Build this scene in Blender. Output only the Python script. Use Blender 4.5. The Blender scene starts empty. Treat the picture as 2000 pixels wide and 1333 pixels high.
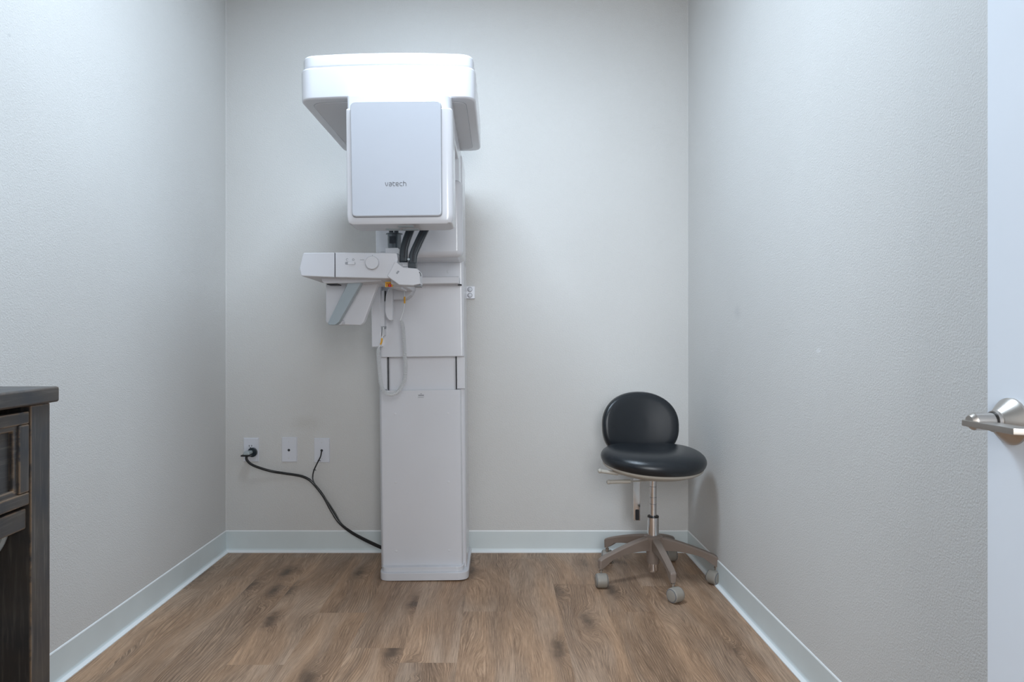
import bpy, bmesh, math, random
from mathutils import Vector, Matrix
random.seed(7)
PI = math.pi
SC = bpy.context.scene
COL = SC.collection

# ------------------------------------------------------------------ camera
F, CX, CY, H = 1333.0, 969.0, 667.0, 1.03      # focal px, vanishing point, eye height
cam_d = bpy.data.cameras.new('camera')
cam = bpy.data.objects.new('camera', cam_d); COL.objects.link(cam)
cam.location = (0, 0, H); cam.rotation_euler = (PI/2, 0, 0)
cam_d.sensor_width = 36.0; cam_d.lens = 36.0*F/2000.0
cam_d.shift_x = (1000.0-CX)/2000.0; cam_d.shift_y = 0.0
cam_d.clip_start = 0.02
SC.camera = cam

# ------------------------------------------------------------------ world, lights, exposure
SC.view_settings.view_transform = 'Standard'
SC.view_settings.look = 'None'
SC.view_settings.gamma = 1.0
SC.view_settings.use_curve_mapping = False
SC.view_settings.exposure = 0.38
w = bpy.data.worlds.new('world'); SC.world = w; w.use_nodes = True
w.node_tree.nodes['Background'].inputs[0].default_value = (1.0, 0.92, 0.80, 1)
w.node_tree.nodes['Background'].inputs[1].default_value = 0.66

def area(name, loc, rot, sx, sy, power, color, spread=PI):
    l = bpy.data.lights.new(name, 'AREA'); l.shape = 'RECTANGLE'; l.size = sx; l.size_y = sy
    l.energy = power; l.color = color; l.spread = spread
    o = bpy.data.objects.new(name, l); COL.objects.link(o); o.location = loc; o.rotation_euler = rot
    return o
CEIL = 2.745
area('ceiling_panel_light', (-0.24, 1.94, CEIL-0.012), (0, 0, 0), 0.56, 0.56, 29.0, (0.69, 0.845, 1.0))
area('added_front_fill', (0.30, -1.3, 1.65), (math.radians(90), 0, 0), 1.0, 1.4, 43, (0.90, 0.945, 1.0))  # unseen fill lamp, added behind the camera to brighten the room from the front

# ------------------------------------------------------------------ node helper / materials
class NT:
    def __init__(s, name):
        m = bpy.data.materials.new(name); m.use_nodes = True; s.m = m; s.t = m.node_tree
        s.b = s.t.nodes['Principled BSDF']
    def n(s, typ, **kw):
        nd = s.t.nodes.new(typ)
        for k, v in kw.items():
            if k.startswith('i_'):
                key = k[2:]; key = int(key) if key.isdigit() else key.replace('_', ' ')
                s.set(nd, key, v)
            else: setattr(nd, k, v)
        return nd
    def set(s, nd, key, v):
        sock = nd.inputs[key]
        if isinstance(v, bpy.types.NodeSocket): s.t.links.new(v, sock)
        else: sock.default_value = v
    def math(s, op, a, b=0.0, c=0.0):
        nd = s.t.nodes.new('ShaderNodeMath'); nd.operation = op
        s.set(nd, 0, a); s.set(nd, 1, b); s.set(nd, 2, c); return nd.outputs[0]
    def mix(s, fac, a, b, mode='MIX'):
        nd = s.t.nodes.new('ShaderNodeMix'); nd.data_type = 'RGBA'; nd.blend_type = mode
        s.set(nd, 0, fac); s.set(nd, 6, a); s.set(nd, 7, b); return nd.outputs[2]
    def noise(s, vec, scale, detail=2.0, rough=0.5, out=0):
        nd = s.n('ShaderNodeTexNoise'); s.set(nd, 'Vector', vec); s.set(nd, 'Scale', scale)
        s.set(nd, 'Detail', detail); s.set(nd, 'Roughness', rough); return nd.outputs[out]
    def xyz(s, x, y, z=0.0):
        nd = s.t.nodes.new('ShaderNodeCombineXYZ'); s.set(nd, 0, x); s.set(nd, 1, y); s.set(nd, 2, z); return nd.outputs[0]
    def sep(s, v):
        nd = s.t.nodes.new('ShaderNodeSeparateXYZ'); s.set(nd, 0, v); return nd.outputs
    def ramp(s, fac, stops, interp='LINEAR'):
        nd = s.t.nodes.new('ShaderNodeValToRGB'); nd.color_ramp.interpolation = interp
        e = nd.color_ramp.elements
        while len(e) < len(stops): e.new(0.5)
        for i, (p, c) in enumerate(stops):
            e[i].position = p; e[i].color = (c, c, c, 1) if isinstance(c, (int, float)) else (*c, 1)
        s.set(nd, 0, fac); return nd.outputs[0]
    def rng(s, v, a, b, c, d):
        nd = s.t.nodes.new('ShaderNodeMapRange'); s.set(nd, 0, v)
        for i, x in enumerate((a, b, c, d)): nd.inputs[i+1].default_value = x
        return nd.outputs[0]
    def bump(s, h, strength, dist, normal=None):
        nd = s.n('ShaderNodeBump'); s.set(nd, 'Height', h); s.set(nd, 'Strength', strength); s.set(nd, 'Distance', dist)
        if normal is not None: s.set(nd, 'Normal', normal)
        return nd.outputs[0]

def simple(name, col, rough=0.4, metal=0.0, coat=0.0, noise_amt=0.03, scale=6.0, bump=0.0, bscale=300, spec=0.5, trans=0.0, aniso=0.0):
    k = NT(name)
    tc = k.n('ShaderNodeTexCoord').outputs['Object']
    nz = k.noise(tc, scale, 3)
    f = k.rng(nz, 0.3, 0.7, 1-noise_amt, 1+noise_amt)
    c = k.n('ShaderNodeVectorMath', operation='SCALE'); c.inputs[0].default_value = col; k.set(c, 'Scale', f)
    k.set(k.b, 'Base Color', c.outputs[0]); k.b.inputs['Roughness'].default_value = rough
    k.b.inputs['Metallic'].default_value = metal
    k.b.inputs['Coat Weight'].default_value = coat; k.b.inputs['Coat Roughness'].default_value = 0.12
    k.b.inputs['Specular IOR Level'].default_value = spec
    if trans: k.b.inputs['Transmission Weight'].default_value = trans
    if bump: k.set(k.b, 'Normal', k.bump(k.noise(tc, bscale, 2), bump, 0.001))
    return k.m

M = {}
def wall_material():
    k = NT('wall_paint')
    pos = k.n('ShaderNodeNewGeometry').outputs['Position']
    n1 = k.noise(pos, 210, 3, 0.55); n2 = k.noise(pos, 460, 2, 0.6)
    blobs = k.rng(n1, 0.25, 0.75, 0.0, 1.0)
    hgt = k.math('MULTIPLY_ADD', n2, 0.45, blobs)
    k.set(k.b, 'Normal', k.bump(hgt, 0.85, 0.0010))
    big = k.noise(pos, 1.6, 2)
    col = k.mix(k.rng(big, 0.3, 0.7, 0, 1), (0.668, 0.655, 0.635, 1), (0.698, 0.687, 0.668, 1))
    # scuffs and a patch of their own shape
    def mark(c, sx, sy, sz, colr, amt):
        nonlocal col
        v = k.n('ShaderNodeVectorMath', operation='SUBTRACT'); k.set(v, 0, pos); v.inputs[1].default_value = c
        v2 = k.n('ShaderNodeVectorMath', operation='MULTIPLY'); k.set(v2, 0, v.outputs[0]); v2.inputs[1].default_value = (1/sx, 1/sy, 1/sz)
        ln = k.n('ShaderNodeVectorMath', operation='LENGTH'); k.set(ln, 0, v2.outputs[0])
        d = k.math('ADD', ln.outputs['Value'], k.math('MULTIPLY', k.noise(pos, 40, 2), 0.6))
        m = k.rng(d, 0.5, 1.2, amt, 0.0)
        col = k.mix(m, col, colr)
    mark((-0.93, 3.33, 0.63), 0.10, 0.2, 0.05, (0.40, 0.36, 0.28, 1), 0.16)
    mark((0.9375, 2.65, 1.14), 0.1, 0.05, 0.035, (0.38, 0.39, 0.40, 1), 0.2)
    mark((0.9375, 1.985, 1.002), 0.05, 0.022, 0.011, (0.85, 0.85, 0.85, 1), 0.6)
    mark((-1.32, 1.85, 1.86), 0.05, 0.012, 0.006, (0.3, 0.3, 0.3, 1), 0.3)
    k.set(k.b, 'Base Color', col); k.b.inputs['Roughness'].default_value = 0.66
    k.b.inputs['Specular IOR Level'].default_value = 0.3
    return k.m

def floor_material():
    k = NT('vinyl_plank_floor')
    pos = k.n('ShaderNodeNewGeometry').outputs['Position']
    at = k.n('ShaderNodeAttribute', attribute_name='plank'); ar = k.sep(at.outputs['Color'])
    r1, r2, edge = ar[0], ar[1], ar[2]
    p = k.sep(pos)
    ox = k.math('MULTIPLY', r1, 37.0); oy = k.math('MULTIPLY', r2, 53.0)
    x = k.math('ADD', p[0], ox); y = k.math('ADD', p[1], oy)
    # knots: nearest cell point of a stretched voronoi
    vo = k.n('ShaderNodeTexVoronoi'); k.set(vo, 'Vector', k.xyz(k.math('MULTIPLY', x, 5.2), k.math('MULTIPLY', y, 1.75), 0)); vo.inputs['Scale'].default_value = 1.0
    vo.voronoi_dimensions = '2D'
    dk = k.math('ADD', vo.outputs['Distance'], k.math('MULTIPLY', k.math('SUBTRACT', k.noise(k.xyz(x, y), 22, 3), 0.5), 0.22))
    pres = k.rng(k.sep(vo.outputs['Color'])[0], 0.30, 0.42, 0, 1)
    knot = k.math('MULTIPLY', k.math('EXPONENT', k.math('MULTIPLY', k.math('MULTIPLY', dk, dk), -30.0)), pres)
    knot_s = k.math('MULTIPLY', k.math('EXPONENT', k.math('MULTIPLY', k.math('MULTIPLY', dk, dk), -75.0)), pres)
    warp = k.math('SUBTRACT', k.noise(k.xyz(k.math('MULTIPLY', x, 4.5), k.math('MULTIPLY', y, 0.85)), 1.0, 2, 0.5), 0.5)
    warp2 = k.math('SUBTRACT', k.noise(k.xyz(k.math('MULTIPLY', x, 16), k.math('MULTIPLY', y, 2.6)), 1.0, 2), 0.5)
    f = k.math('MULTIPLY_ADD', warp, 0.20, x)
    f = k.math('MULTIPLY_ADD', warp2, 0.010, f)
    f = k.math('MULTIPLY_ADD', knot, 0.045, f)
    # growth-ring lines
    ring = k.math('SINE', k.math('MULTIPLY', f, 2*PI*105))
    ring = k.rng(ring, -1, 1, 0, 1)
    ringp = k.math('POWER', ring, 3.0)
    ringmask = k.rng(k.noise(k.xyz(k.math('MULTIPLY', f, 8), k.math('MULTIPLY', y, 1.2), 3.3), 1.0, 2), 0.42, 0.62, 0.0, 1.0)
    rings = k.math('MULTIPLY', ringp, ringmask)
    fine = k.noise(k.xyz(k.math('MULTIPLY', f, 520), k.math('MULTIPLY', y, 9)), 1.0, 4, 0.75)
    mid = k.noise(k.xyz(k.math('MULTIPLY', f, 60), k.math('MULTIPLY', y, 3.0)), 1.0, 3, 0.6)
    broad = k.noise(k.xyz(k.math('MULTIPLY', f, 9), k.math('MULTIPLY', y, 1.0), 7.7), 1.0, 2, 0.5)
    base = k.mix(k.rng(broad, 0.34, 0.66, 0, 1), (0.108, 0.077, 0.056, 1), (0.272, 0.199, 0.143, 1))
    streak = k.noise(k.xyz(k.math('MULTIPLY', f, 15), k.math('MULTIPLY', y, 0.9), 31.0), 1.0, 2, 0.5)
    base = k.mix(k.rng(streak, 0.56, 0.72, 0, 0.55), base, (0.098, 0.080, 0.068, 1))
    grey = k.rng(k.noise(k.xyz(k.math('MULTIPLY', f, 7), k.math('MULTIPLY', y, 1.3), 12.0), 1.0, 2), 0.44, 0.64, 0, 0.75)
    base = k.mix(grey, base, (0.262, 0.232, 0.208, 1))
    ptone = k.n('ShaderNodeVectorMath', operation='SCALE'); k.set(ptone, 0, base); k.set(ptone, 'Scale', k.rng(r2, 0, 1, 0.88, 1.14))
    c = k.mix(k.rng(mid, 0.35, 0.65, 0.40, 0.0), ptone.outputs[0], (0.088, 0.064, 0.047, 1))
    c = k.mix(k.rng(fine, 0.46, 0.66, 0.0, 0.60), c, (0.38, 0.30, 0.235, 1))
    c = k.mix(k.rng(fine, 0.32, 0.48, 0.58, 0.0), c, (0.07, 0.051, 0.038, 1))
    c = k.mix(k.math('MULTIPLY', rings, 0.60), c, (0.080, 0.058, 0.042, 1))
    c = k.mix(k.math('MULTIPLY', knot, 0.38), c, (0.082, 0.062, 0.048, 1))
    c = k.mix(k.math('MULTIPLY', knot_s, 0.8), c, (0.045, 0.034, 0.027, 1))
    c = k.mix(1.0, c, (1.72, 1.42, 1.17, 1), 'MULTIPLY')
    k.set(k.b, 'Base Color', c)
    k.set(k.b, 'Roughness', k.rng(fine, 0.3, 0.7, 0.52, 0.36))
    k.b.inputs['Specular IOR Level'].default_value = 0.35
    hh = k.math('SUBTRACT', fine, k.math('MULTIPLY', rings, 0.6))
    k.set(k.b, 'Normal', k.bump(hh, 0.35, 0.0006))
    return k.m

def worn_wood(name, horiz):
    k = NT(name)
    tc = k.n('ShaderNodeTexCoord').outputs['Object']; p = k.sep(tc)
    if horiz: v = k.xyz(k.math('MULTIPLY', p[0], 90), k.math('MULTIPLY', p[1], 7), k.math('MULTIPLY', p[2], 150))
    else: v = k.xyz(k.math('MULTIPLY', p[0], 130), k.math('MULTIPLY', p[1], 130), k.math('MULTIPLY', p[2], 7))
    g = k.noise(v, 1.0, 4, 0.65)
    big = k.noise(tc, 9, 3)
    c = k.mix(k.rng(big, 0.3, 0.7, 0, 1), (0.034, 0.039, 0.048, 1), (0.082, 0.071, 0.061, 1))
    c = k.mix(k.rng(g, 0.52, 0.74, 0, 0.6), c, (0.19, 0.17, 0.15, 1))
    c = k.mix(k.rng(g, 0.25, 0.42, 0.5, 0.0), c, (0.015, 0.014, 0.014, 1))
    # worn edges through a bevel-normal mask
    bv = k.n('ShaderNodeBevel', samples=6); bv.inputs['Radius'].default_value = 0.006
    ng = k.n('ShaderNodeNewGeometry').outputs['Normal']
    dt = k.n('ShaderNodeVectorMath', operation='DOT_PRODUCT'); k.set(dt, 0, bv.outputs[0]); k.set(dt, 1, ng)
    e = k.rng(dt.outputs['Value'], 0.99, 0.93, 0.0, 1.0)
    wn = k.rng(k.noise(tc, 38, 3, 0.65), 0.36, 0.52, 0.0, 1.0)
    c = k.mix(k.math('MULTIPLY', k.math('MULTIPLY', e, wn), 0.9), c, (0.36, 0.23, 0.13, 1))
    k.set(k.b, 'Base Color', c); k.b.inputs['Roughness'].default_value = 0.38
    k.set(k.b, 'Normal', k.bump(g, 0.3, 0.0006))
    return k.m

M['wall'] = wall_material()
M['floor'] = floor_material()
M['wood_v'] = worn_wood('worn_black_wood_upright', False)
M['wood_h'] = worn_wood('worn_black_wood_level', True)
M['ceiling'] = simple('ceiling_paint', (0.78, 0.78, 0.77), 0.9, bump=0.3, bscale=120)
M['base'] = simple('vinyl_cove_base', (0.70, 0.76, 0.765), 0.35)
M['caulk'] = simple('white_caulk', (0.86, 0.88, 0.88), 0.5)
M['door'] = simple('door_paint', (0.78, 0.83, 0.90), 0.35, noise_amt=0.01)
M['white'] = simple('gloss_white_plastic', (0.66, 0.66, 0.69), 0.22, coat=0.3, noise_amt=0.01)
M['white_satin'] = simple('satin_white_plastic', (0.63, 0.63, 0.66), 0.42, noise_amt=0.01)
M['glossy_panel'] = simple('glossy_white_panel', (0.53, 0.55, 0.60), 0.10, coat=0.6, noise_amt=0.01)
M['under'] = simple('grey_white_plastic', (0.66, 0.66, 0.68), 0.5, noise_amt=0.01)
M['grip'] = simple('blue_grey_plastic', (0.34, 0.39, 0.42), 0.4, noise_amt=0.02)
M['navy'] = simple('dark_navy_plastic', (0.012, 0.020, 0.028), 0.30, noise_amt=0.05)
M['line'] = simple('black_gap', (0.01, 0.011, 0.016), 0.6)
M['seam'] = simple('grey_seam', (0.30, 0.31, 0.33), 0.6)
M['print'] = simple('grey_print', (0.17, 0.175, 0.19), 0.5)
M['amber'] = simple('amber_plastic', (0.72, 0.36, 0.02), 0.35)
M['red'] = simple('red_button_plastic', (0.55, 0.01, 0.015), 0.3)
M['smoke'] = simple('smoked_plastic', (0.07, 0.085, 0.10), 0.12, coat=0.4)
M['smoke_core'] = simple('smoked_plastic_core', (0.025, 0.03, 0.038), 0.2)  # darker plastic of the block inside the smoked holder
M['cord_white'] = simple('white_cord', (0.70, 0.71, 0.72), 0.45)
M['black'] = simple('black_rubber', (0.012, 0.012, 0.013), 0.35)
M['plug'] = simple('grey_plug_plastic', (0.42, 0.47, 0.48), 0.3)
M['plate'] = simple('white_plate_plastic', (0.74, 0.75, 0.80), 0.3, noise_amt=0.01)
M['leather'] = simple('black_vinyl_upholstery', (0.012, 0.015, 0.019), 0.27, noise_amt=0.1, bump=0.25, bscale=900)
M['beige'] = simple('beige_plastic', (0.46, 0.43, 0.38), 0.4)
M['taupe'] = simple('taupe_base_plastic', (0.235, 0.185, 0.155), 0.38)
M['caster'] = simple('grey_taupe_caster', (0.30, 0.275, 0.24), 0.42)
M['chrome'] = simple('chrome', (0.72, 0.70, 0.70), 0.12, metal=1.0)
M['nickel'] = simple('brushed_nickel', (0.50, 0.465, 0.43), 0.33, metal=1.0)

# ------------------------------------------------------------------ object helpers
def props(o, label=None, cat=None, group=None, kind=None):
    if label: o['label'] = label
    if cat: o['category'] = cat
    if group: o['group'] = group
    if kind: o['kind'] = kind
    return o
def thing(name, label, cat, loc=(0, 0, 0), rot=(0, 0, 0), group=None):
    o = bpy.data.objects.new(name, None); COL.objects.link(o); o.location = loc; o.rotation_euler = rot
    o.empty_display_size = 0.1
    return props(o, label, cat, group)
def obj(name, bm, mat, parent=None, smooth=True, off=None, angle=35):
    bmesh.ops.recalc_face_normals(bm, faces=bm.faces)
    me = bpy.data.meshes.new(name)
    if off is not None: bmesh.ops.translate(bm, verts=bm.verts, vec=(-off[0], -off[1], -off[2]))
    if smooth:
        for f_ in bm.faces: f_.smooth = True
        for e in bm.edges:
            if len(e.link_faces) == 2 and e.calc_face_angle(0) > math.radians(angle): e.smooth = False
    bm.to_mesh(me); bm.free()
    me.materials.append(mat if not isinstance(mat, str) else M[mat])
    o = bpy.data.objects.new(name, me); COL.objects.link(o)
    if smooth:
        wn = o.modifiers.new('weighted_normal', 'WEIGHTED_NORMAL'); wn.keep_sharp = True; wn.weight = 100
    if parent is not None: o.parent = parent
    return o
def box(x0, x1, y0, y1, z0, z1, r=0.0, seg=3, bm=None):
    b = bmesh.new()
    vs = [b.verts.new((x, y, z)) for x in (x0, x1) for y in (y0, y1) for z in (z0, z1)]
    for q in ((0, 1, 3, 2), (4, 6, 7, 5), (0, 4, 5, 1), (2, 3, 7, 6), (0, 2, 6, 4), (1, 5, 7, 3)):
        b.faces.new([vs[i] for i in q])
    if r > 0: bmesh.ops.bevel(b, geom=list(b.edges), offset=r, segments=seg, profile=0.5, affect='EDGES')
    return join(bm, b)
def join(bm, b):
    if bm is None: return b
    tmp = bpy.data.meshes.new('tmp'); b.to_mesh(tmp); bm.from_mesh(tmp); b.free(); bpy.data.meshes.remove(tmp); return bm
def rpoly(pts, rad, seg=6):
    """round the corners of a 2D polygon"""
    out = []; n = len(pts)
    for i in range(n):
        p = Vector(pts[i]); a = Vector(pts[i-1]); c = Vector(pts[(i+1) % n])
        r = rad[i] if isinstance(rad, (list, tuple)) else rad
        if r <= 0: out.append((p.x, p.y)); continue
        u = (a-p).normalized(); v = (c-p).normalized()
        ang = u.angle(v); d = min(r/math.tan(ang/2), (a-p).length*0.49, (c-p).length*0.49)
        p0 = p+u*d; p1 = p+v*d
        for k in range(seg+1):
            t = k/seg; q = p0*(1-t)**2+p*2*t*(1-t)+p1*t*t
            out.append((q.x, q.y))
    return out
def prism(poly, axis, a0, a1, bev=0.0, seg=2, bm=None):
    """extrude a 2D outline along an axis. axis y: outline is (x,z); z: (x,y); x: (y,z)"""
    b = bmesh.new()
    def P(u, v, a):
        return {'y': (u, a, v), 'z': (u, v, a), 'x': (a, u, v)}[axis]
    A = [b.verts.new(P(u, v, a0)) for u, v in poly]; B = [b.verts.new(P(u, v, a1)) for u, v in poly]
    n = len(poly)
    fa = b.faces.new(A); fb = b.faces.new(list(reversed(B)))
    for i in range(n): b.faces.new((A[i], B[i], B[(i+1) % n], A[(i+1) % n]))
    bmesh.ops.recalc_face_normals(b, faces=b.faces)
    if bev > 0:
        es = list(set(list(fa.edges)+list(fb.edges)))
        bmesh.ops.bevel(b, geom=es, offset=bev, segments=seg, profile=0.5, affect='EDGES')
    return join(bm, b)
def lathe(prof, n=32, M4=None, bm=None):
    b = bmesh.new(); rings = []
    for r, z in prof:
        if r < 1e-6: rings.append([b.verts.new((0, 0, z))])
        else: rings.append([b.verts.new((r*math.cos(2*PI*i/n), r*math.sin(2*PI*i/n), z)) for i in range(n)])
    for a, c in zip(rings, rings[1:]):
        for i in range(n):
            j = (i+1) % n
            if len(a) == 1 and len(c) == 1: continue
            if len(a) == 1: b.faces.new((a[0], c[j], c[i]))
            elif len(c) == 1: b.faces.new((a[i], a[j], c[0]))
            else: b.faces.new((a[i], a[j], c[j], c[i]))
    for q in (rings[0], rings[-1]):
        if len(q) > 1: b.faces.new(q)
    if M4 is not None: bmesh.ops.transform(b, matrix=M4, verts=b.verts)
    return join(bm, b)
def catmull(pts, n=8):
    P = [Vector(p) for p in pts]; out = []
    for i in range(len(P)-1):
        p0 = P[max(i-1, 0)]; p1 = P[i]; p2 = P[i+1]; p3 = P[min(i+2, len(P)-1)]
        for k in range(n):
            t = k/n
            out.append(0.5*((2*p1)+(p2-p0)*t+(2*p0-5*p1+4*p2-p3)*t*t+(3*p1-p0-3*p2+p3)*t**3))
    out.append(P[-1]); return out
def tube(pts, r, n=8, bm=None, closed_ends=True, flat=None):
    b = bmesh.new(); P = [Vector(p) for p in pts]; rings = []
    up = None
    for i, p in enumerate(P):
        t = (P[min(i+1, len(P)-1)]-P[max(i-1, 0)]).normalized()
        if up is None:
            up = Vector((0, 0, 1)) if abs(t.z) < 0.9 else Vector((0, 1, 0))
        s = t.cross(up).normalized(); up = s.cross(t).normalized()
        rr = r(i/(len(P)-1)) if callable(r) else r
        rings.append([b.verts.new(p+(s*math.cos(2*PI*k/n)+up*math.sin(2*PI*k/n))*rr) for k in range(n)])
    for a, c in zip(rings, rings[1:]):
        for k in range(n): b.faces.new((a[k], a[(k+1) % n], c[(k+1) % n], c[k]))
    if closed_ends: b.faces.new(rings[0]); b.faces.new(list(reversed(rings[-1])))
    return join(bm, b)
def RX(a): return Matrix.Rotation(a, 4, 'X')
def RY(a): return Matrix.Rotation(a, 4, 'Y')
def RZ(a): return Matrix.Rotation(a, 4, 'Z')
def TR(x, y, z): return Matrix.Translation((x, y, z))
def wx(px, d): return (px-CX)*d/F
def wz(py, d): return H-(py-CY)*d/F

# ------------------------------------------------------------------ the room
XL, XR, YB, YF = -1.32, 0.9375, 3.3325, 0.12
def struct(name, bm, mat, parent=None, smooth=False):
    o = obj(name, bm, mat, parent, smooth)
    if parent is None: o['kind'] = 'structure'
    return o
struct('wall_back', box(XL-0.1, XR+0.1, YB, YB+0.1, -0.05, CEIL+0.05), 'wall')
struct('wall_left', box(XL-0.1, XL, -0.0, YB, -0.05, CEIL+0.05), 'wall')
struct('wall_right', box(XR, XR+0.1, -0.0, YB, -0.05, CEIL+0.05), 'wall')
fw = box(XL, -0.17, 0.0, YF, -0.05, CEIL+0.05)
box(0.79, XR, 0.0, YF, -0.05, CEIL+0.05, bm=fw); box(-0.17, 0.79, 0.0, YF, 2.06, CEIL+0.05, bm=fw)
struct('wall_front', fw, 'wall')
# ceiling with a recess opening for the troffer
TX0, TX1, TY0, TY1 = -0.54, 0.06, 1.64, 2.24
cb = box(XL-0.1, TX0, -0.0, YB+0.1, CEIL, CEIL+0.1)
box(TX1, XR+0.1, -0.0, YB+0.1, CEIL, CEIL+0.1, bm=cb)
box(TX0, TX1, -0.0, TY0, CEIL, CEIL+0.1, bm=cb); box(TX0, TX1, TY1, YB+0.1, CEIL, CEIL+0.1, bm=cb)
struct('ceiling', cb, 'ceiling')

# floor: staggered planks running away from the doorway
fb = bmesh.new(); lay = fb.loops.layers.float_color.new('plank')
PW, PL = 0.183, 1.22
joint = {-6: 2.985, -5: 3.245, -4: 2.169, -3: 2.585, -1: 2.183, 1: 3.225, 3: 2.595, 4: 2.866}
for i in range(-8, 6):
    xa = 0.058+(i-1)*PW; xb = xa+PW
    xa = max(xa, XL); xb = min(xb, XR)
    if xb <= xa: continue
    j0 = joint.get(i, random.uniform(0, PL)); y = j0-6*PL; r1 = random.random()
    while y < YB:
        a, c = max(y, -1.6), min(y+PL, YB)
        if c > a:
            vs = [fb.verts.new(q) for q in ((xa, a, 0), (xb, a, 0), (xb, c, 0), (xa, c, 0))]
            f_ = fb.faces.new(vs); rr = (random.random(), random.random(), 0, 1)
            for l in f_.loops: l[lay] = rr
        y += PL
fo = struct('floor', fb, 'floor')
# subfloor slab, so the floor has a thickness
struct('trim_1', box(-1.6, 1.2, -1.6, YB+0.1, -0.06, -0.012), 'under')

# cove base: profile (distance from wall, height)
cove = [(0, 0), (0.019, 0), (0.0185, 0.0025), (0.013, 0.006), (0.0065, 0.0115), (0.0035, 0.019), (0.003, 0.098), (0.001, 0.101), (0, 0.101)]
def cove_run(name, a, b, nrm):
    bm = bmesh.new(); A = []; B = []
    for d, z in cove:
        A.append(bm.verts.new((a[0]+nrm[0]*d, a[1]+nrm[1]*d, z))); B.append(bm.verts.new((b[0]+nrm[0]*d, b[1]+nrm[1]*d, z)))
    n = len(cove)
    for i in range(n): bm.faces.new((A[i], A[(i+1) % n], B[(i+1) % n], B[i]))
    bm.faces.new(A); bm.faces.new(list(reversed(B)))
    o = struct(name, bm, 'base', smooth=True)
    c = bmesh.new(); P = []
    for e in (a, b):
        P.append([c.verts.new((e[0]+nrm[0]*d, e[1]+nrm[1]*d, z)) for d, z in ((0, 0.1), (0.0034, 0.1), (0.002, 0.1035), (0, 0.105))])
    for i in range(4): c.faces.new((P[0][i], P[0][(i+1) % 4], P[1][(i+1) % 4], P[1][i]))
    c.faces.new(P[0]); c.faces.new(list(reversed(P[1])))
    obj('caulk_line', c, 'caulk', o, False)
    c = bmesh.new(); P = []
    for e in (a, b):
        P.append([c.verts.new((e[0]+nrm[0]*d, e[1]+nrm[1]*d, z)) for d, z in ((0.0190, 0), (0.0192, 0.0034), (0.0135, 0.0070), (0.0085, 0.0105), (0.0080, 0.0))])
    for i in range(5): c.faces.new((P[0][i], P[0][(i+1) % 5], P[1][(i+1) % 5], P[1][i]))
    c.faces.new(P[0]); c.faces.new(list(reversed(P[1])))
    obj('toe_edge', c, 'caulk', o, False)
cove_run('baseboard_back', (XL, YB), (XR, YB), (0, -1))
cove_run('baseboard_left', (XL, YF), (XL, YB), (1, 0))
cove_run('baseboard_right', (XR, YF), (XR, YB), (-1, 0))

for i, (cx0, sg) in enumerate(((XL, 1), (XR, -1))):
    c = bmesh.new(); vs = [[c.verts.new(q) for q in ((cx0, YB, z), (cx0+sg*0.0028, YB, z), (cx0, YB-0.0028, z))] for z in (0.104, CEIL)]
    for k_ in range(3): c.faces.new((vs[0][k_], vs[0][(k_+1) % 3], vs[1][(k_+1) % 3], vs[1][k_]))
    struct('trim_%d' % (3+i), c, 'wall')
# doorway casing behind / beside the camera
cs = box(-0.17, -0.145, -0.01, YF+0.01, 0, 2.06); box(0.765, 0.79, -0.01, YF-0.01, 0, 2.06, bm=cs); box(-0.17, 0.79, -0.01, YF+0.01, 2.04, 2.065, bm=cs)
struct('trim_2', cs, 'door')

# the open door, folded back beside the right wall
DX = 0.755
door = struct('door_1', box(DX, DX+0.044, 0.16, 1.05, 0.012, 2.03, 0.0015, 1), 'door')
HY, HZ = 1.0, 0.912
handle = obj('door_handle', lathe([(0, 0), (0.0345, 0), (0.0345, 0.0035), (0.0325, 0.006), (0.0175, 0.0215), (0.0155, 0.0225), (0.0155, 0.0275), (0, 0.0275)], 48, TR(DX, HY, HZ) @ RY(-PI/2)), 'nickel', door)
obj('ring', lathe([(0.0135, 0.027), (0.0138, 0.0295), (0, 0.0295)], 40, TR(DX, HY, HZ) @ RY(-PI/2)), 'black', handle)
nb = bmesh.new()
lathe([(0, 0.029), (0.0126, 0.029), (0.0129, 0.03), (0.0129, 0.055), (0.0122, 0.0575), (0.0085, 0.062), (0, 0.0635)], 40, TR(DX, HY, HZ) @ RY(-PI/2), bm=nb)
obj('neck', nb, 'nickel', handle)
lv = prism(rpoly([(DX-0.066, HY+0.0125), (DX-0.036, HY+0.0125), (DX-0.036, 0.912), (DX-0.004, 0.912), (DX-0.004, 0.898), (DX-0.028, 0.896), (DX-0.066, 0.910)], [0.004, 0.002, 0.006, 0.002, 0.002, 0.004, 0.002], 4), 'z', HZ-0.0075, HZ+0.0015, 0.0012, 2)
obj('lever', lv, 'nickel', handle)
for k, z in enumerate((0.25, 1.05, 1.82)):
    hb = box(DX+0.044, DX+0.047, 0.155, 0.22, z-0.045, z+0.045); lathe([(0.006, -0.045), (0.006, 0.045)], 12, TR(DX+0.048, 0.156, z), bm=hb)
    obj('hinge', hb, 'nickel', door)

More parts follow.
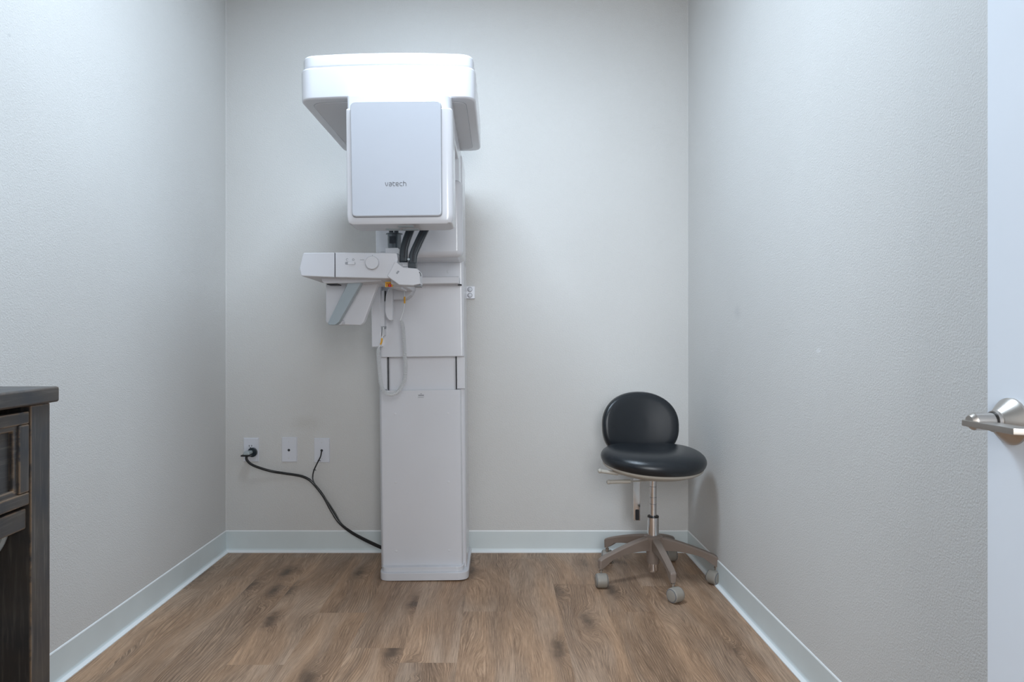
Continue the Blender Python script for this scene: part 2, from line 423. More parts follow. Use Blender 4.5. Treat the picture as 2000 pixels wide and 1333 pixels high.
# recessed ceiling light, its opal panel glowing
tl = thing('ceiling_light', 'recessed white ceiling light panel above the centre of the room', 'light', (-0.24, 1.94, CEIL))
fr = box(TX0-0.012, TX1+0.012, TY0-0.012, TY0+0.02, CEIL-0.006, CEIL+0.06)
box(TX0-0.012, TX1+0.012, TY1-0.02, TY1+0.012, CEIL-0.006, CEIL+0.06, bm=fr)
box(TX0-0.012, TX0+0.02, TY0+0.02, TY1-0.02, CEIL-0.006, CEIL+0.06, bm=fr)
box(TX1-0.02, TX1+0.012, TY0+0.02, TY1-0.02, CEIL-0.006, CEIL+0.06, bm=fr)
obj('frame', fr, 'white_satin', tl, False, off=tl.location)
k = NT('opal_diffuser'); k.b.inputs['Base Color'].default_value = (0.9, 0.9, 0.9, 1)
k.b.inputs['Emission Color'].default_value = (0.82, 0.91, 1.0, 1); k.b.inputs['Emission Strength'].default_value = 3.0
M['diff'] = k.m
obj('diffuser', box(TX0+0.02, TX1-0.02, TY0+0.02, TY1-0.02, CEIL+0.004, CEIL+0.012), 'diff', tl, False, off=tl.location)

# ------------------------------------------------------------------ the x-ray machine
LEAN = 0.0105
mo = Vector((-0.311, 3.10, 0.0))
mach = thing('dental_xray_machine', 'tall white panoramic dental x-ray machine standing against the back wall', 'x-ray machine', mo, (0, -LEAN, 0))
def X(px, d, z=None, py=None):
    z = z if z is not None else wz(py, d)
    return wx(px, d)+LEAN*z
def XZ(px, py, d): return (X(px, d, py=py), wz(py, d))
def part(name, bm, mat, parent=None, **kw):
    return obj(name, bm, mat, parent or mach, off=mo, **kw)
# base
bx0, bx1 = -0.502, -0.118
bpoly = rpoly([(bx0, 2.921), (bx1, 2.921), (bx1, 3.29), (bx0, 3.29)], [0.05, 0.05, 0.02, 0.02], 8)
base = part('base_plate', prism(bpoly, 'z', 0.003, 0.036, 0.003, 2), 'white')
bp2 = rpoly([(-0.4935, 2.937), (-0.1385, 2.937), (-0.1385, 3.10), (-0.4935, 3.10)], [0.035, 0.035, 0.01, 0.01], 8)
part('base_step', prism(bp2, 'z', 0.034, 0.056, 0.003, 2), 'white')
# fixed column
column = part('column', prism(rpoly([(-0.505, 2.996), (-0.128, 2.996), (-0.128, 3.27), (-0.505, 3.27)], 0.014, 5), 'z', 0.034, 1.385, 0.004), 'white')
# lower front cover
Zc = wz(763, 2.965)
lc = prism(rpoly([(-0.4955, 2.966), (-0.1445, 2.966), (-0.1445, 3.0), (-0.4955, 3.0)], [0.012, 0.012, 0, 0], 5), 'z', 0.054, Zc, 0.003)
cover = part('lower_cover', lc, 'white')
def cap(px, py, d, par, r=0.0055, mat='under'):
    x, z = XZ(px, py, d)
    part('screw_cap', lathe([(r, 0), (r, 0.0012), (r*0.8, 0.0018), (0, 0.0018)], 20, TR(x, d, z) @ RX(PI/2)), mat, par)
for px, py in ((772, 809), (875, 809), (773, 943), (876, 943), (774, 1077), (877, 1077)): cap(px, py, 2.9662, cover)
# small printed marks on the cover (too small to read in the photo)
for i, (a, b_, y0, y1) in enumerate(((821, 824, 769.6, 770.6), (817, 828, 772.2, 773.8), (816.5, 828.5, 775.2, 775.8), (816.5, 827.5, 777.0, 777.8))):
    z0 = wz(y1, 2.966); z1 = wz(y0, 2.966); d = 2.966
    part('printed_mark', box(X(a, d, z0), X(b_, d, z0), d-0.0004, d+0.001, z0, z1), 'print' if i in (0, 1) else 'seam', cover, smooth=False)
# mid panel and slots between cover and carriage
mp = box(X(762, 2.99, 0.9), X(887, 2.99, 0.9), 2.985, 3.0, Zc-0.01, 1.0)
midp = part('mid_panel', mp, 'white', smooth=False)
for px in (757.8, 890.6):
    xx = X(px, 2.985, 0.9)
    part('slot', box(xx-0.0022, xx+0.0022, 2.9935, 3.0, Zc-0.004, 1.0), 'line', midp, smooth=False)
for a, b_ in ((743.5, 756), (892.5, 908)):
    part('side_cover', box(X(a, 2.98, 0.9), X(b_, 2.98, 0.9), 2.976, 3.0, Zc+0.004, 1.0, 0.002), 'white', midp)
# carriage
Zb = wz(698, 2.945)
cr = prism(rpoly([(X(741, 2.945, Zb), 2.945), (X(906.5, 2.945, Zb), 2.945), (X(906.5, 2.945, Zb), 3.22), (X(741, 2.945, Zb), 3.22)], [0.012, 0.012, 0.03, 0.03], 5), 'z', Zb, 1.68, 0.004)
# hollow look: the carriage wraps the column, so its body starts in front of it above the column top
carriage = part('carriage', prism(rpoly([(X(742.5, 2.945, Zb), 2.945), (X(907, 2.945, Zb), 2.945), (X(907, 2.945, Zb), 2.992), (X(742.5, 2.945, Zb), 2.992)], [0.014, 0.014, 0, 0], 5), 'z', Zb, 1.375, 0.004), 'white')
cr.free()
part('upper_column', prism(rpoly([(-0.490, 2.945), (-0.128, 2.945), (-0.128, 3.22), (-0.490, 3.22)], 0.014, 5), 'z', 1.372, 1.83, 0.004), 'white', carriage)
cap(875, 532, 2.9452, carriage, 0.006)
# horizontal rail across the carriage
zr0, zr1 = wz(555.5, 2.86), wz(541.5, 2.86)
rail = part('rail', box(X(800, 2.86, zr0), X(897, 2.86, zr0), 2.86, 2.95, zr0, zr1, 0.004), 'white_satin')
part('rail_end', box(X(894, 2.9, zr0), X(901, 2.9, zr0), 2.90, 2.95, zr0-0.002, zr0+0.001), 'line', rail, smooth=False)
# upper cover
ucz0, ucz1 = 1.366, 1.68
uc = box(X(737, 2.80, 1.5), X(904, 2.735, 1.5), 2.735, 2.99, ucz0, ucz1, 0.028, 6)
upper = part('upper_cover', uc, 'white')
part('seam', box(X(903.3, 2.735, 1.5), X(904.2, 2.735, 1.5), 2.775, 2.778, 1.45, 1.475), 'seam', upper, smooth=False)
# neck
nk = prism(rpoly([(-0.49, 2.776), (-0.133, 2.776), (-0.133, 3.20), (-0.49, 3.20)], [0.03, 0.03, 0.02, 0.02], 6), 'z', 1.676, 1.842, 0.0)
nk_o = part('neck', nk, 'white')
part('neck_seam', prism(rpoly([(-0.491, 2.7755), (-0.132, 2.7755), (-0.132, 3.0), (-0.491, 3.0)], [0.03, 0.03, 0.0, 0.0], 6), 'z', 1.6785, 1.6815), 'seam', nk_o)
# overhead arm
def armpoly(g):
    P = []
    n = 14; x0, x1 = -0.634+g, -0.050-g
    for i in range(n+1):
        t = i/n; P.append((x0+(x1-x0)*t, 2.290+g+0.020*(2*t-1)**2))
    return P
def arm_outline(g, rf=0.055, rb=0.05):
    fp = armpoly(g)
    pts = fp+[(-0.046-g, 2.955-g), (-0.634+g, 2.955-g)]
    rad = [rf]+[0]*(len(fp)-2)+[rf, rb, rb]
    # let the big front radius eat the neighbouring samples
    fp = [(p[0]-0.0155*(1-i/(len(fp)-1))**2, p[1]) for i, p in enumerate(fp)]
    keep = [fp[0]]+fp[3:-3]+[fp[-1]]
    pts = keep+[(-0.046-g, 2.955-g), (-0.634+g, 2.955-g)]
    rad = [rf]+[0]*(len(keep)-2)+[rf, rb, rb]
    return rpoly(pts, rad, 8)
arm = part('overhead_arm', prism(arm_outline(0), 'z', 1.850, 1.958, 0.007, 3), 'white')
part('arm_cap', prism(arm_outline(0.006), 'z', 1.957, 2.003, 0.009, 3), 'white', arm)
part('underside_panel', prism(arm_outline(0.035, 0.045, 0.04), 'z', 1.8482, 1.8520, 0.0008, 1), 'under', arm)
part('underside_seam', prism(arm_outline(0.0335, 0.046, 0.041), 'z', 1.8494, 1.8520), 'seam', arm)
# rotating unit
gb = box(-0.475, -0.133, 2.32, 2.772, 1.768, 1.8455, 0.006)
gantry = part('gantry_beam', gb, 'white')
uz1 = wz(182, 2.24); ucap = prism(rpoly([(X(677, 2.235, uz1), 2.235), (X(880.5, 2.235, uz1), 2.235), (X(880.5, 2.235, uz1), 2.42), (X(677, 2.235, uz1), 2.42)], [0.012, 0.045, 0.03, 0.03], 8), 'z', 1.72, uz1, 0.012, 4)
part('unit_cap', ucap, 'white', gantry)
uz0 = 1.392; us = wz(209, 2.175)
ux0 = X(674.5, 2.17, 1.55); ux1 = X(885, 2.185, 1.55)
ub = bmesh.new()
pl = rpoly([(ux0, 2.185), (ux1, 2.185), (ux1, 2.33), (ux0, 2.33)], [0.008, 0.022, 0.03, 0.03], 8)
ub = prism(pl, 'z', 1.405, us, 0.012, 4)
# narrower rounded skirt at the foot
unit = part('rotating_unit', prism([( (p[0]), p[1]) for p in pl], 'z', 1.43, us, 0.006, 3), 'white')
ub.free()
sk = bmesh.new(); ringsv = []
import itertools
cxm = (ux0+ux1)/2; cym = 2.25
for s, z in ((1.0, 1.445), (0.998, 1.430), (0.985, 1.419), (0.955, 1.410), (0.90, 1.406)):
    ringsv.append([sk.verts.new((cxm+(p[0]-cxm)*(1-(1-s)*0.7), cym+(p[1]-cym)*s, z)) for p in pl])
for a, c in zip(ringsv, ringsv[1:]):
    for i in range(len(a)): sk.faces.new((a[i], a[(i+1) % len(a)], c[(i+1) % len(a)], c[i]))
sk.faces.new(ringsv[0]); sk.faces.new(ringsv[-1])
part('unit_foot', sk, 'white', unit)
# front panel of the unit
FD = 2.172
fpz0, fpz1 = wz(423, FD), wz(197.5, FD)
fpx = [X(683.5, FD, 1.78), X(861, FD, 1.78), X(862.5, FD, 1.42), X(687.5, FD, 1.42)]
fpoly = rpoly([(fpx[0], fpz1), (fpx[1], fpz1), (fpx[2], fpz0), (fpx[3], fpz0)], [0.018, 0.018, 0.014, 0.014], 8)
front = part('front_panel', prism(fpoly, 'y', FD, 2.19, 0.0035, 3), 'glossy_panel', unit)
fe = rpoly([(fpx[0]-0.0015, fpz1+0.0012), (fpx[1]+0.0015, fpz1+0.0012), (fpx[2]+0.0015, fpz0-0.0015), (fpx[3]-0.0015, fpz0-0.0015)], [0.019, 0.019, 0.015, 0.015], 8)
part('panel_gap', prism(fe, 'y', 2.1835, 2.19), 'seam', unit)
# the lettering
def stroke(bm, pts, d, wpx=1.2, th=0.0004, close=False):
    P = [Vector(XZ(740+p[0]/30.77, 345+p[1]/30.77, d)) for p in pts]
    n = len(P); w_ = wpx*d/F/2; L = []; R = []
    for i, p in enumerate(P):
        a = P[max(i-1, 0)]; c = P[min(i+1, n-1)]
        t = (c-a).normalized(); nn = Vector((-t.y, t.x))
        L.append(p+nn*w_); R.append(p-nn*w_)
    poly = [tuple(q) for q in L]+[tuple(q) for q in reversed(R)]
    m = len(L)
    fv = [bm.verts.new((q[0], d-th, q[1])) for q in poly]; bv = [bm.verts.new((q[0], d+0.001, q[1])) for q in poly]
    N = len(poly)
    for i in range(m-1): bm.faces.new((fv[i], fv[i+1], fv[N-2-i], fv[N-1-i]))
    for i in range(N): bm.faces.new((fv[i], fv[(i+1) % N], bv[(i+1) % N], bv[i]))
def sm(pts, k=5): return [(v.x, v.y) for v in catmull([(p[0], p[1], 0) for p in pts], k)]
lg = bmesh.new()
stroke(lg, sm([(385, 360), (415, 470), (445, 550), (475, 565), (505, 550), (530, 470), (550, 360)]), FD)
stroke(lg, sm([(620, 385), (690, 372), (750, 395), (772, 440), (772, 510), (745, 560), (690, 570), (640, 562), (622, 520), (640, 480), (700, 470), (765, 470)]), FD)
stroke(lg, sm([(852, 325), (852, 420), (852, 500), (880, 555), (970, 568)]), FD)
stroke(lg, [(850, 382), (975, 382)], FD)
stroke(lg, sm([(1030, 478), (1100, 482), (1165, 478), (1172, 420), (1140, 382), (1095, 372), (1050, 385), (1028, 430), (1028, 510), (1055, 558), (1110, 570), (1190, 567)]), FD)
stroke(lg, sm([(1410, 380), (1330, 376), (1280, 390), (1258, 440), (1258, 510), (1285, 558), (1340, 570), (1410, 568)]), FD)
stroke(lg, [(1478, 280), (1478, 590)], FD)
stroke(lg, sm([(1480, 385), (1550, 378), (1605, 395), (1628, 440), (1630, 500), (1630, 590)]), FD)
part('logo', lg, 'print', front, smooth=False)
# underside fittings of the unit
for a, b_, ya, yb in ((755, 782, 2.285, 2.31), (783, 812, 2.225, 2.25), (787, 817, 2.29, 2.312)):
    part('underside_plate', box(X(a, 2.3, 1.4), X(b_, 2.3, 1.4), ya, yb, 1.4035, 1.4065), 'grip', unit, smooth=False)

# ---- patient support
D1 = 2.45
bz = {k_: wz(k_, D1) for k_ in (492, 508, 537, 545)}
def pp(pts, d): return [XZ(px, py, d) for px, py in pts]
support = part('support_bracket', prism(rpoly(pp([(654.6, 492.5), (775, 494.5), (777, 508), (764, 544.5), (654.6, 541)], D1), [0, 0.006, 0.005, 0.012, 0], 5), 'y', D1, 2.76, 0.0035, 3), 'white_satin')
part('end_cap', prism(rpoly(pp([(592, 492.5), (653.2, 492.5), (653.2, 541), (588, 538), (584.5, 522)], D1), [0.008, 0, 0, 0.008, 0.006], 5), 'y', D1, 2.74, 0.0035, 3), 'white_satin', support)
part('joint_gap', box(X(651, D1, 1.3), X(656, D1, 1.3), D1+0.004, 2.74, wz(540, D1), wz(493.5, D1)), 'line', support, smooth=False)
part('hinge_pin', lathe([(0.006, 0), (0.006, 0.05), (0, 0.05)], 16, TR(X(587, 2.5, py=524), 2.50, wz(524, 2.5)) @ RX(-PI/2)), 'under', support)
low = part('lower_housing', prism(rpoly(pp([(627, 538), (745, 540), (745, 549), (686, 552.5), (634, 552.5), (629, 549)], 2.52), 0.004, 3), 'y', 2.52, 2.76, 0.002), 'white_satin', support)
part('vent_slot', box(X(641, 2.56, 1.24), X(662, 2.56, 1.24), 2.54, 2.60, wz(554.2, 2.52), wz(552, 2.52)), 'line', support, smooth=False)
# mid line, dial, switch, little symbols
part('scribe_line', box(X(655, D1, 1.31), X(770, D1, 1.31), D1-0.0003, D1+0.002, wz(514.6, D1), wz(514.1, D1)), 'under', support, smooth=False)
dx, dz = XZ(726.2, 513, 2.43)
dial = part('dial', lathe([(0.0236, 0), (0.0236, 0.018), (0.0225, 0.0205), (0, 0.0205)], 48, TR(dx, D1+0.0005, dz) @ RX(PI/2)), 'white_satin', support)
sx_, sz_ = XZ(684, 513, D1)
part('slide_recess', prism(rpoly([(X(674, D1, 1.31), wz(516.6, D1)), (X(694, D1, 1.31), wz(516.6, D1)), (X(694, D1, 1.31), wz(511, D1)), (X(674, D1, 1.31), wz(511, D1))], 0.005, 6), 'y', D1-0.0004, D1+0.002), 'seam', support)
part('slide_switch', prism(rpoly([(X(679.5, D1, 1.31), wz(516.9, D1)), (X(693.4, D1, 1.31), wz(516.9, D1)), (X(693.4, D1, 1.31), wz(510.9, D1)), (X(679.5, D1, 1.31), wz(510.9, D1))], 0.0054, 6), 'y', D1-0.004, D1+0.002, 0.001), 'white_satin', support)
def ringpx(bm, cx_, cy_, r, a0, a1, th=0.0006, wpx=0.55):
    pts = []
    for i in range(13):
        a = math.radians(a0+(a1-a0)*i/12); pts.append(((cx_+r*math.cos(a)-740)*30.77, (cy_+r*math.sin(a)-345)*30.77))
    stroke(bm, pts, D1, wpx, th)
def symbol(fn):
    b = bmesh.new(); fn(b); part('printed_symbol', b, 'print', support, smooth=False)
symbol(lambda b: ringpx(b, 678, 506.8, 2.0, 70, 330))
symbol(lambda b: ringpx(b, 690, 506.9, 1.9, 0, 359))
symbol(lambda b: stroke(b, [((703.2-740)*30.77, (507.5-345)*30.77), ((711.2-740)*30.77, (507.5-345)*30.77)], D1, 0.7, 0.0006))
symbol(lambda b: stroke(b, [((727.4-740)*30.77, (498.4-345)*30.77), ((727.4-740)*30.77, (500-345)*30.77)], D1, 0.8, 0.0006))
# hand-grip panel and bar
hp = part('grip_panel', prism(rpoly(pp([(639, 551), (639, 629), (645, 633), (706, 635.5), (712, 630), (741, 553)], 2.64), [0, 0.01, 0.01, 0.01, 0.01, 0], 4), 'y', 2.62, 2.66, 0.004, 3), 'white_satin', support)
gbar = part('grip_bar', prism(rpoly(pp([(685, 546.5), (712, 546.5), (708, 552), (664, 629), (657, 634.3), (644.5, 634.3), (642.5, 630)], 2.55), [0, 0, 0.008, 0.006, 0.006, 0.006, 0.004], 4), 'y', 2.53, 2.57, 0.0025, 3), 'grip', support)
kx, kz = XZ(665, 629.5, 2.59)
part('grip_pivot', lathe([(0.011, 0), (0.011, 0.045), (0.009, 0.048), (0, 0.048)], 24, TR(kx, 2.625, kz) @ RX(PI/2)), 'white_satin', support)
kx, kz = XZ(705, 547, 2.58)
part('grip_mount', prism(rpoly(pp([(694, 541), (712, 541), (709, 549), (703, 554), (697, 553)], 2.58), 0.004, 3), 'y', 2.56, 2.63, 0.003), 'under', support)
# joint cover linking the bracket to the rail
jc = part('joint_cover', prism(rpoly(pp([(773, 511), (782, 519), (789, 524), (816, 526.5), (821.5, 533), (822, 557), (808, 559.5), (781, 558), (757.5, 541), (765, 528)], 2.46), [0.005, 0.006, 0.006, 0.007, 0.007, 0.007, 0.005, 0.007, 0.006, 0.006], 4), 'y', 2.44, 2.52, 0.0035, 3), 'white_satin', support)
part('link_arm', box(X(770, 2.6, 1.27), X(792, 2.6, 1.27), 2.51, 2.875, wz(554, 2.46), wz(530, 2.46), 0.006), 'white_satin', support)
part('joint_seam', tube([(X(a, 2.438, py=b_), 2.4385, wz(b_, 2.438)) for a, b_ in ((818.5, 532.5), (820.5, 534.5), (821.7, 538), (822, 541))], 0.0012, 6), 'line', jc)
part('joint_notch', prism(rpoly(pp([(777, 529), (780.5, 530.5), (776, 536), (773, 534.5)], 2.438), 0.002, 3), 'y', 2.4392, 2.446), 'seam', jc)
part('joint_foot', box(X(808.5, 2.46, 1.24), X(822, 2.46, 1.24), 2.455, 2.51, wz(560.5, 2.46), wz(558.5, 2.46)), 'seam', jc, smooth=False)
part('chin_bracket', prism(rpoly(pp([(738, 545), (758, 545), (781, 557), (781, 563), (768, 561), (738, 552)], 2.56), 0.003, 3), 'y', 2.60, 2.76, 0.002), 'white_satin', support)
# temple supports
def sweep(pts, width, y0, y1, d, bev=0.005):
    C = catmull([(p[0], p[1], 0) for p in pts], 6); L = []; R = []
    for i, p in enumerate(C):
        t = (C[min(i+1, len(C)-1)]-C[max(i-1, 0)]).normalized(); n_ = Vector((-t.y, t.x, 0))
        L.append(p+n_*width/2); R.append(p-n_*width/2)
    poly = [XZ(q.x, q.y, d) for q in L]+[XZ(q.x, q.y, d) for q in reversed(R)]
    return prism(poly, 'y', y0, y1, bev, 3)
TD = 2.47
ts1 = part('temple_support', sweep([(812, 415), (803, 443), (793, 470), (788, 490), (787.6, 512.5)], 15.5, TD, TD+0.022, TD), 'navy', support)
part('inner_groove', sweep([(804, 445), (796, 466), (791, 488), (790, 505)], 3.0, TD-0.0006, TD+0.004, TD, 0.0), 'line', ts1)
ts2 = part('temple_support', sweep([(846, 413), (830, 447), (815, 478), (806.5, 500), (805, 524)], 16, TD, TD+0.022, TD), 'navy', support)
part('inner_groove', sweep([(826, 452), (816, 472), (808, 492), (806, 512)], 3.0, TD-0.0006, TD+0.004, TD, 0.0), 'line', ts2)
part('clamp', prism(rpoly(pp([(797, 514), (813.3, 514), (813.3, 524.6), (797, 524.6)], TD-0.004), 0.003, 3), 'y', TD-0.005, TD+0.026, 0.002), 'navy', ts2)
kx, kz = XZ(798, 507.5, TD)
part('pivot_pin', lathe([(0.0045, 0), (0.0045, 0.03), (0, 0.03)], 16, TR(kx, TD+0.026, kz) @ RX(PI/2)), 'grip', ts2)
part('pivot_bolt', lathe([(0.005, -0.012), (0.005, 0.012), (0, 0.012)], 14, TR(X(794, 2.49, 1.32), 2.49, wz(519, 2.49)) @ RY(PI/2)), 'under', support)
# smoked holder under the unit, behind the bracket
cxx, _ = XZ(768.3, 470, 2.56); hz = lambda py: wz(py, 2.56)
hold = part('bite_holder', lathe([(0, hz(486)), (0.0253, hz(486)), (0.0262, hz(458)), (0.0262, hz(457)), (0.0315, hz(456.5)), (0.0315, hz(455)), (0, hz(455))], 36, TR(cxx, 2.585, 0)), 'smoke', support)
part('holder_core', box(cxx-0.014, cxx+0.008, 2.553, 2.562, hz(476), hz(462)), 'smoke_core', hold, smooth=False)
part('holder_post', lathe([(0.0085, hz(458)), (0.0085, hz(440)), (0, hz(440))], 16, TR(cxx-0.012, 2.585, 0)), 'navy', hold)
part('holder_post', lathe([(0.0085, hz(458)), (0.0085, hz(440)), (0, hz(440))], 16, TR(cxx+0.008, 2.585, 0)), 'navy', hold)
part('holder_block', box(cxx-0.028, cxx+0.02, 2.545, 2.64, hz(497), hz(485.5), 0.003), 'white', hold)
# emergency stop
ez = wz
es = bmesh.new(); ED = 2.52
box(X(752.3, ED, 1.25), X(766.3, ED, 1.25), ED, ED+0.02, wz(553, ED), wz(550.8, ED), bm=es)
box(X(752.3, ED, 1.25), X(754.6, ED, 1.25), ED, ED+0.02, wz(561, ED), wz(552.5, ED), bm=es)
box(X(764.3, ED, 1.25), X(766.3, ED, 1.25), ED, ED+0.02, wz(560.4, ED), wz(552.5, ED), bm=es)
box(X(754.6, ED, 1.25), X(764.3, ED, 1.25), ED+0.014, ED+0.02, wz(560, ED), wz(552.5, ED), bm=es)
stop = part('emergency_stop', es, 'amber', smooth=False)
part('stop_button', lathe([(0, 0), (0.0055, 0), (0.006, 0.002), (0.006, 0.010), (0, 0.010)], 24, TR(X(761, ED, 1.245), ED+0.0075, wz(560.7, ED))), 'red', stop)
# cradle for the hand switch and side panel of the carriage
part('cradle', prism(rpoly(pp([(764, 556), (808.5, 556), (808.5, 566), (803, 577), (796, 583), (789, 586), (764, 586)], 2.88), [0, 0, 0.01, 0.01, 0.008, 0.004, 0], 4), 'y', 2.86, 2.95, 0.003), 'white_satin', carriage)
part('side_panel', box(X(725.5, 2.9, 1.1), X(744.8, 2.9, 1.1), 2.90, 2.99, wz(678, 2.9), wz(556, 2.9), 0.004), 'white', carriage)
part('hook_strip', prism(pp([(745.5, 568), (751.5, 568), (751, 655), (749, 657), (747, 655), (743.5, 637)], 2.9), 'y', 2.894, 2.95), 'white_satin', carriage, smooth=False)
part('hook_gap', prism(pp([(744.5, 637.5), (751.8, 637.5), (749.5, 654), (748.5, 655), (747, 654)], 2.9), 'y', 2.8930, 2.94), 'seam', carriage, smooth=False)

# ------------------------------------------------------------------ the hand switch hanging from the machine
def Q(px, py, d): return (wx(px, d), d, wz(py, d))
hs = thing('exposure_hand_switch', 'white exposure hand switch with coiled cord hooked on the x-ray machine', 'hand switch', Q(758, 600, 2.84))
def hpart(name, bm, mat, parent=None, **kw): return obj(name, bm, mat, parent or hs, off=hs.location, **kw)
gp = [(wx(a, 2.82), wz(b_, 2.82)) for a, b_ in ((757, 567), (762, 562), (766, 562), (766.3, 627), (759, 626), (754.5, 621), (751.5, 610), (751.8, 592), (753, 578))]
grip = hpart('grip', prism(rpoly(gp, 0.006, 3), 'y', 2.825, 2.86, 0.004, 3), 'white_satin')
hpart('grip_button', prism(rpoly([(wx(a, 2.84), wz(b_, 2.84)) for a, b_ in ((751.2, 569), (753, 569), (753.4, 588), (751, 590))], 0.001, 2), 'y', 2.835, 2.85), 'line', grip)
st = catmull([Q(*p, 2.83) for p in ((787.8, 556), (789.5, 570), (790.2, 590), (788, 607), (784, 620), (781.5, 627))], 6)
hpart('cord_lead', tube(st, 0.0022, 6), 'cord_white')
hpart('sleeve', tube([Q(790.3, 580.5, 2.83), Q(790.2, 593.5, 2.83)], 0.0036, 10), 'amber')
hpart('sleeve', tube(catmull([Q(*p, 2.85) for p in ((746, 661.5), (745.5, 668), (743.2, 674))], 4), 0.0036, 10), 'amber')
hpart('cord_lead', tube(catmull([Q(*p, 2.85) for p in ((749, 640), (748, 652), (745.8, 664), (742, 676), (738.5, 681))], 5), 0.0022, 6), 'cord_white')
cpath = catmull([Q(*p, 2.85) for p in ((782.5, 626), (786, 634), (788, 650), (789.5, 672), (790.5, 695), (791.8, 715), (791, 735), (787.5, 750), (780, 763), (771, 770), (763, 771.5), (754, 768.5), (746.5, 760), (743, 745), (741.5, 725), (739.5, 705), (738.8, 685), (739.5, 680))], 10)
L = [0.0]
for a, c in zip(cpath, cpath[1:]): L.append(L[-1]+(c-a).length)
turns = 128; hel = []
N = turns*10; j = 0
for i in range(N+1):
    s = L[-1]*i/N
    while j < len(L)-2 and L[j+1] < s: j += 1
    t = (s-L[j])/max(L[j+1]-L[j], 1e-9); p = cpath[j].lerp(cpath[j+1], t); tg = (cpath[j+1]-cpath[j]).normalized()
    yv = Vector((0, 1, 0)); sd = tg.cross(yv).normalized(); a = 2*PI*turns*i/N
    e = min(1.0, 0.45+min(i, N-i)/60)
    hel.append(p+(sd*math.cos(a)+yv*math.sin(a))*0.0072*e)
hpart('coiled_cord', tube(hel, 0.00165, 5), 'cord_white')

# ------------------------------------------------------------------ wall plates, cables
def plate(name, label, cat, x0, x1, y0, y1, group=None):
    d = YB-0.006
    a, c, zt, zb = wx(x0, d), wx(x1, d), wz(y0, d), wz(y1, d)
    t = thing(name, label, cat, ((a+c)/2, YB, (zt+zb)/2), group=group)
    bm = bmesh.new(); b = 0.003
    o_ = [bm.verts.new(q) for q in ((a, YB, zb), (c, YB, zb), (c, YB, zt), (a, YB, zt))]
    i_ = [bm.verts.new(q) for q in ((a+b, d, zb+b), (c-b, d, zb+b), (c-b, d, zt-b), (a+b, d, zt-b))]
    bm.faces.new(i_); bm.faces.new(list(reversed(o_)))
    for k_ in range(4): bm.faces.new((o_[k_], o_[(k_+1) % 4], i_[(k_+1) % 4], i_[k_]))
    obj('face_plate', bm, 'plate', t, False, off=t.location)
    return t
def disc(t, name, px, py, r, th, mat, d=YB-0.006, n=20, parent=None):
    x, y, z = Q(px, py, d)
    return obj(name, lathe([(r, -0.001), (r, th), (r*0.9, th+0.0006), (0, th+0.0006)], n, TR(x, d, z) @ RX(PI/2)), mat, parent or t, off=t.location)
pa = plate('power_outlet', 'white electrical outlet plate in the left corner with a plug in its lower socket', 'outlet', 475, 505, 856.5, 903.5)
x, y, z = Q(489.3, 873.2, YB-0.006)
sock = obj('socket', prism(rpoly([(x-0.0165, z-0.010), (x+0.0165, z-0.010), (x+0.0165, z+0.012), (x-0.0165, z+0.012)], 0.0105, 6), 'y', y-0.002, y+0.001, 0.0006), 'plate', pa, off=pa.location)
for dx_, w_ in ((-0.0058, 0.0013), (0.0062, 0.0011)):
    obj('slot', box(x+dx_-w_, x+dx_+w_, y-0.0024, y, z-0.001, z+0.008), 'line', sock, False, off=pa.location)
obj('slot', lathe([(0.0028, 0), (0.0028, 0.0024), (0, 0.0024)], 14, TR(x, y, z-0.0062) @ RX(PI/2)), 'line', sock, off=pa.location)
z2 = wz(889, YB-0.006)
obj('socket', prism(rpoly([(x-0.0165, z2-0.011), (x+0.0165, z2-0.011), (x+0.0165, z2+0.011), (x-0.0165, z2+0.011)], 0.0105, 6), 'y', y-0.002, y+0.001, 0.0006), 'plate', pa, off=pa.location)
for (nm, lb, a, b_, y0, y1, hx, hy) in (('cable_plate', 'white wall plate with an empty round hole, middle of the three plates', 549.5, 580, 855.5, 904, 564.2, 880.3), ('cable_plate', 'white wall plate with a thin black cable coming out, nearest the x-ray machine', 613, 643.8, 857, 905, 628.3, 881)):
    t = plate(nm, lb, 'wall plate', a, b_, y0, y1)
    disc(t, 'cable_hole', hx, hy, 0.0062, 0.0003, 'line')
    for sy_ in (y0+8.5, y1-8):
        disc(t, 'screw', hx, sy_, 0.0028, 0.0006, 'under')

pc = thing('power_cable', 'thick black power cable running from the corner outlet to the x-ray machine', 'cord', Q(620, 960, 3.28))
def cpart(root, name, bm, mat, parent=None, **kw): return obj(name, bm, mat, parent or root, off=root.location, **kw)
pth = [Q(481.5, 893, 3.262), Q(482, 899, 3.262), Q(490, 907.5, 3.268), Q(506, 914.5, 3.285), Q(530, 921.5, 3.305), Q(558, 926, 3.312), Q(586, 930.5, 3.314), Q(603, 937.5, 3.314), Q(616, 950, 3.314), Q(632, 971, 3.312), Q(648, 1000, 3.31), Q(661, 1020, 3.305), Q(680, 1037, 3.296), Q(704, 1052, 3.28), Q(728, 1064, 3.24), Q(748, 1073, 3.20), (-0.50, 3.19, 0.045)]
cpart(pc, 'cable', tube(catmull(pth, 8), 0.0062, 10), 'black')
q = Q(485, 886, 3.29)
plug = cpart(pc, 'plug', prism(rpoly([(q[0]-0.019, q[2]-0.006), (q[0]+0.016, q[2]-0.006), (q[0]+0.012, q[2]+0.010), (q[0]-0.012, q[2]+0.010)], 0.007, 5), 'y', 3.262, YB-0.0085, 0.004, 3), 'plug')
cpart(pc, 'plug_collar', box(q[0]-0.026, q[0]+0.018, 3.258, 3.29, q[2]-0.0125, q[2]-0.0055, 0.002), 'black', plug)
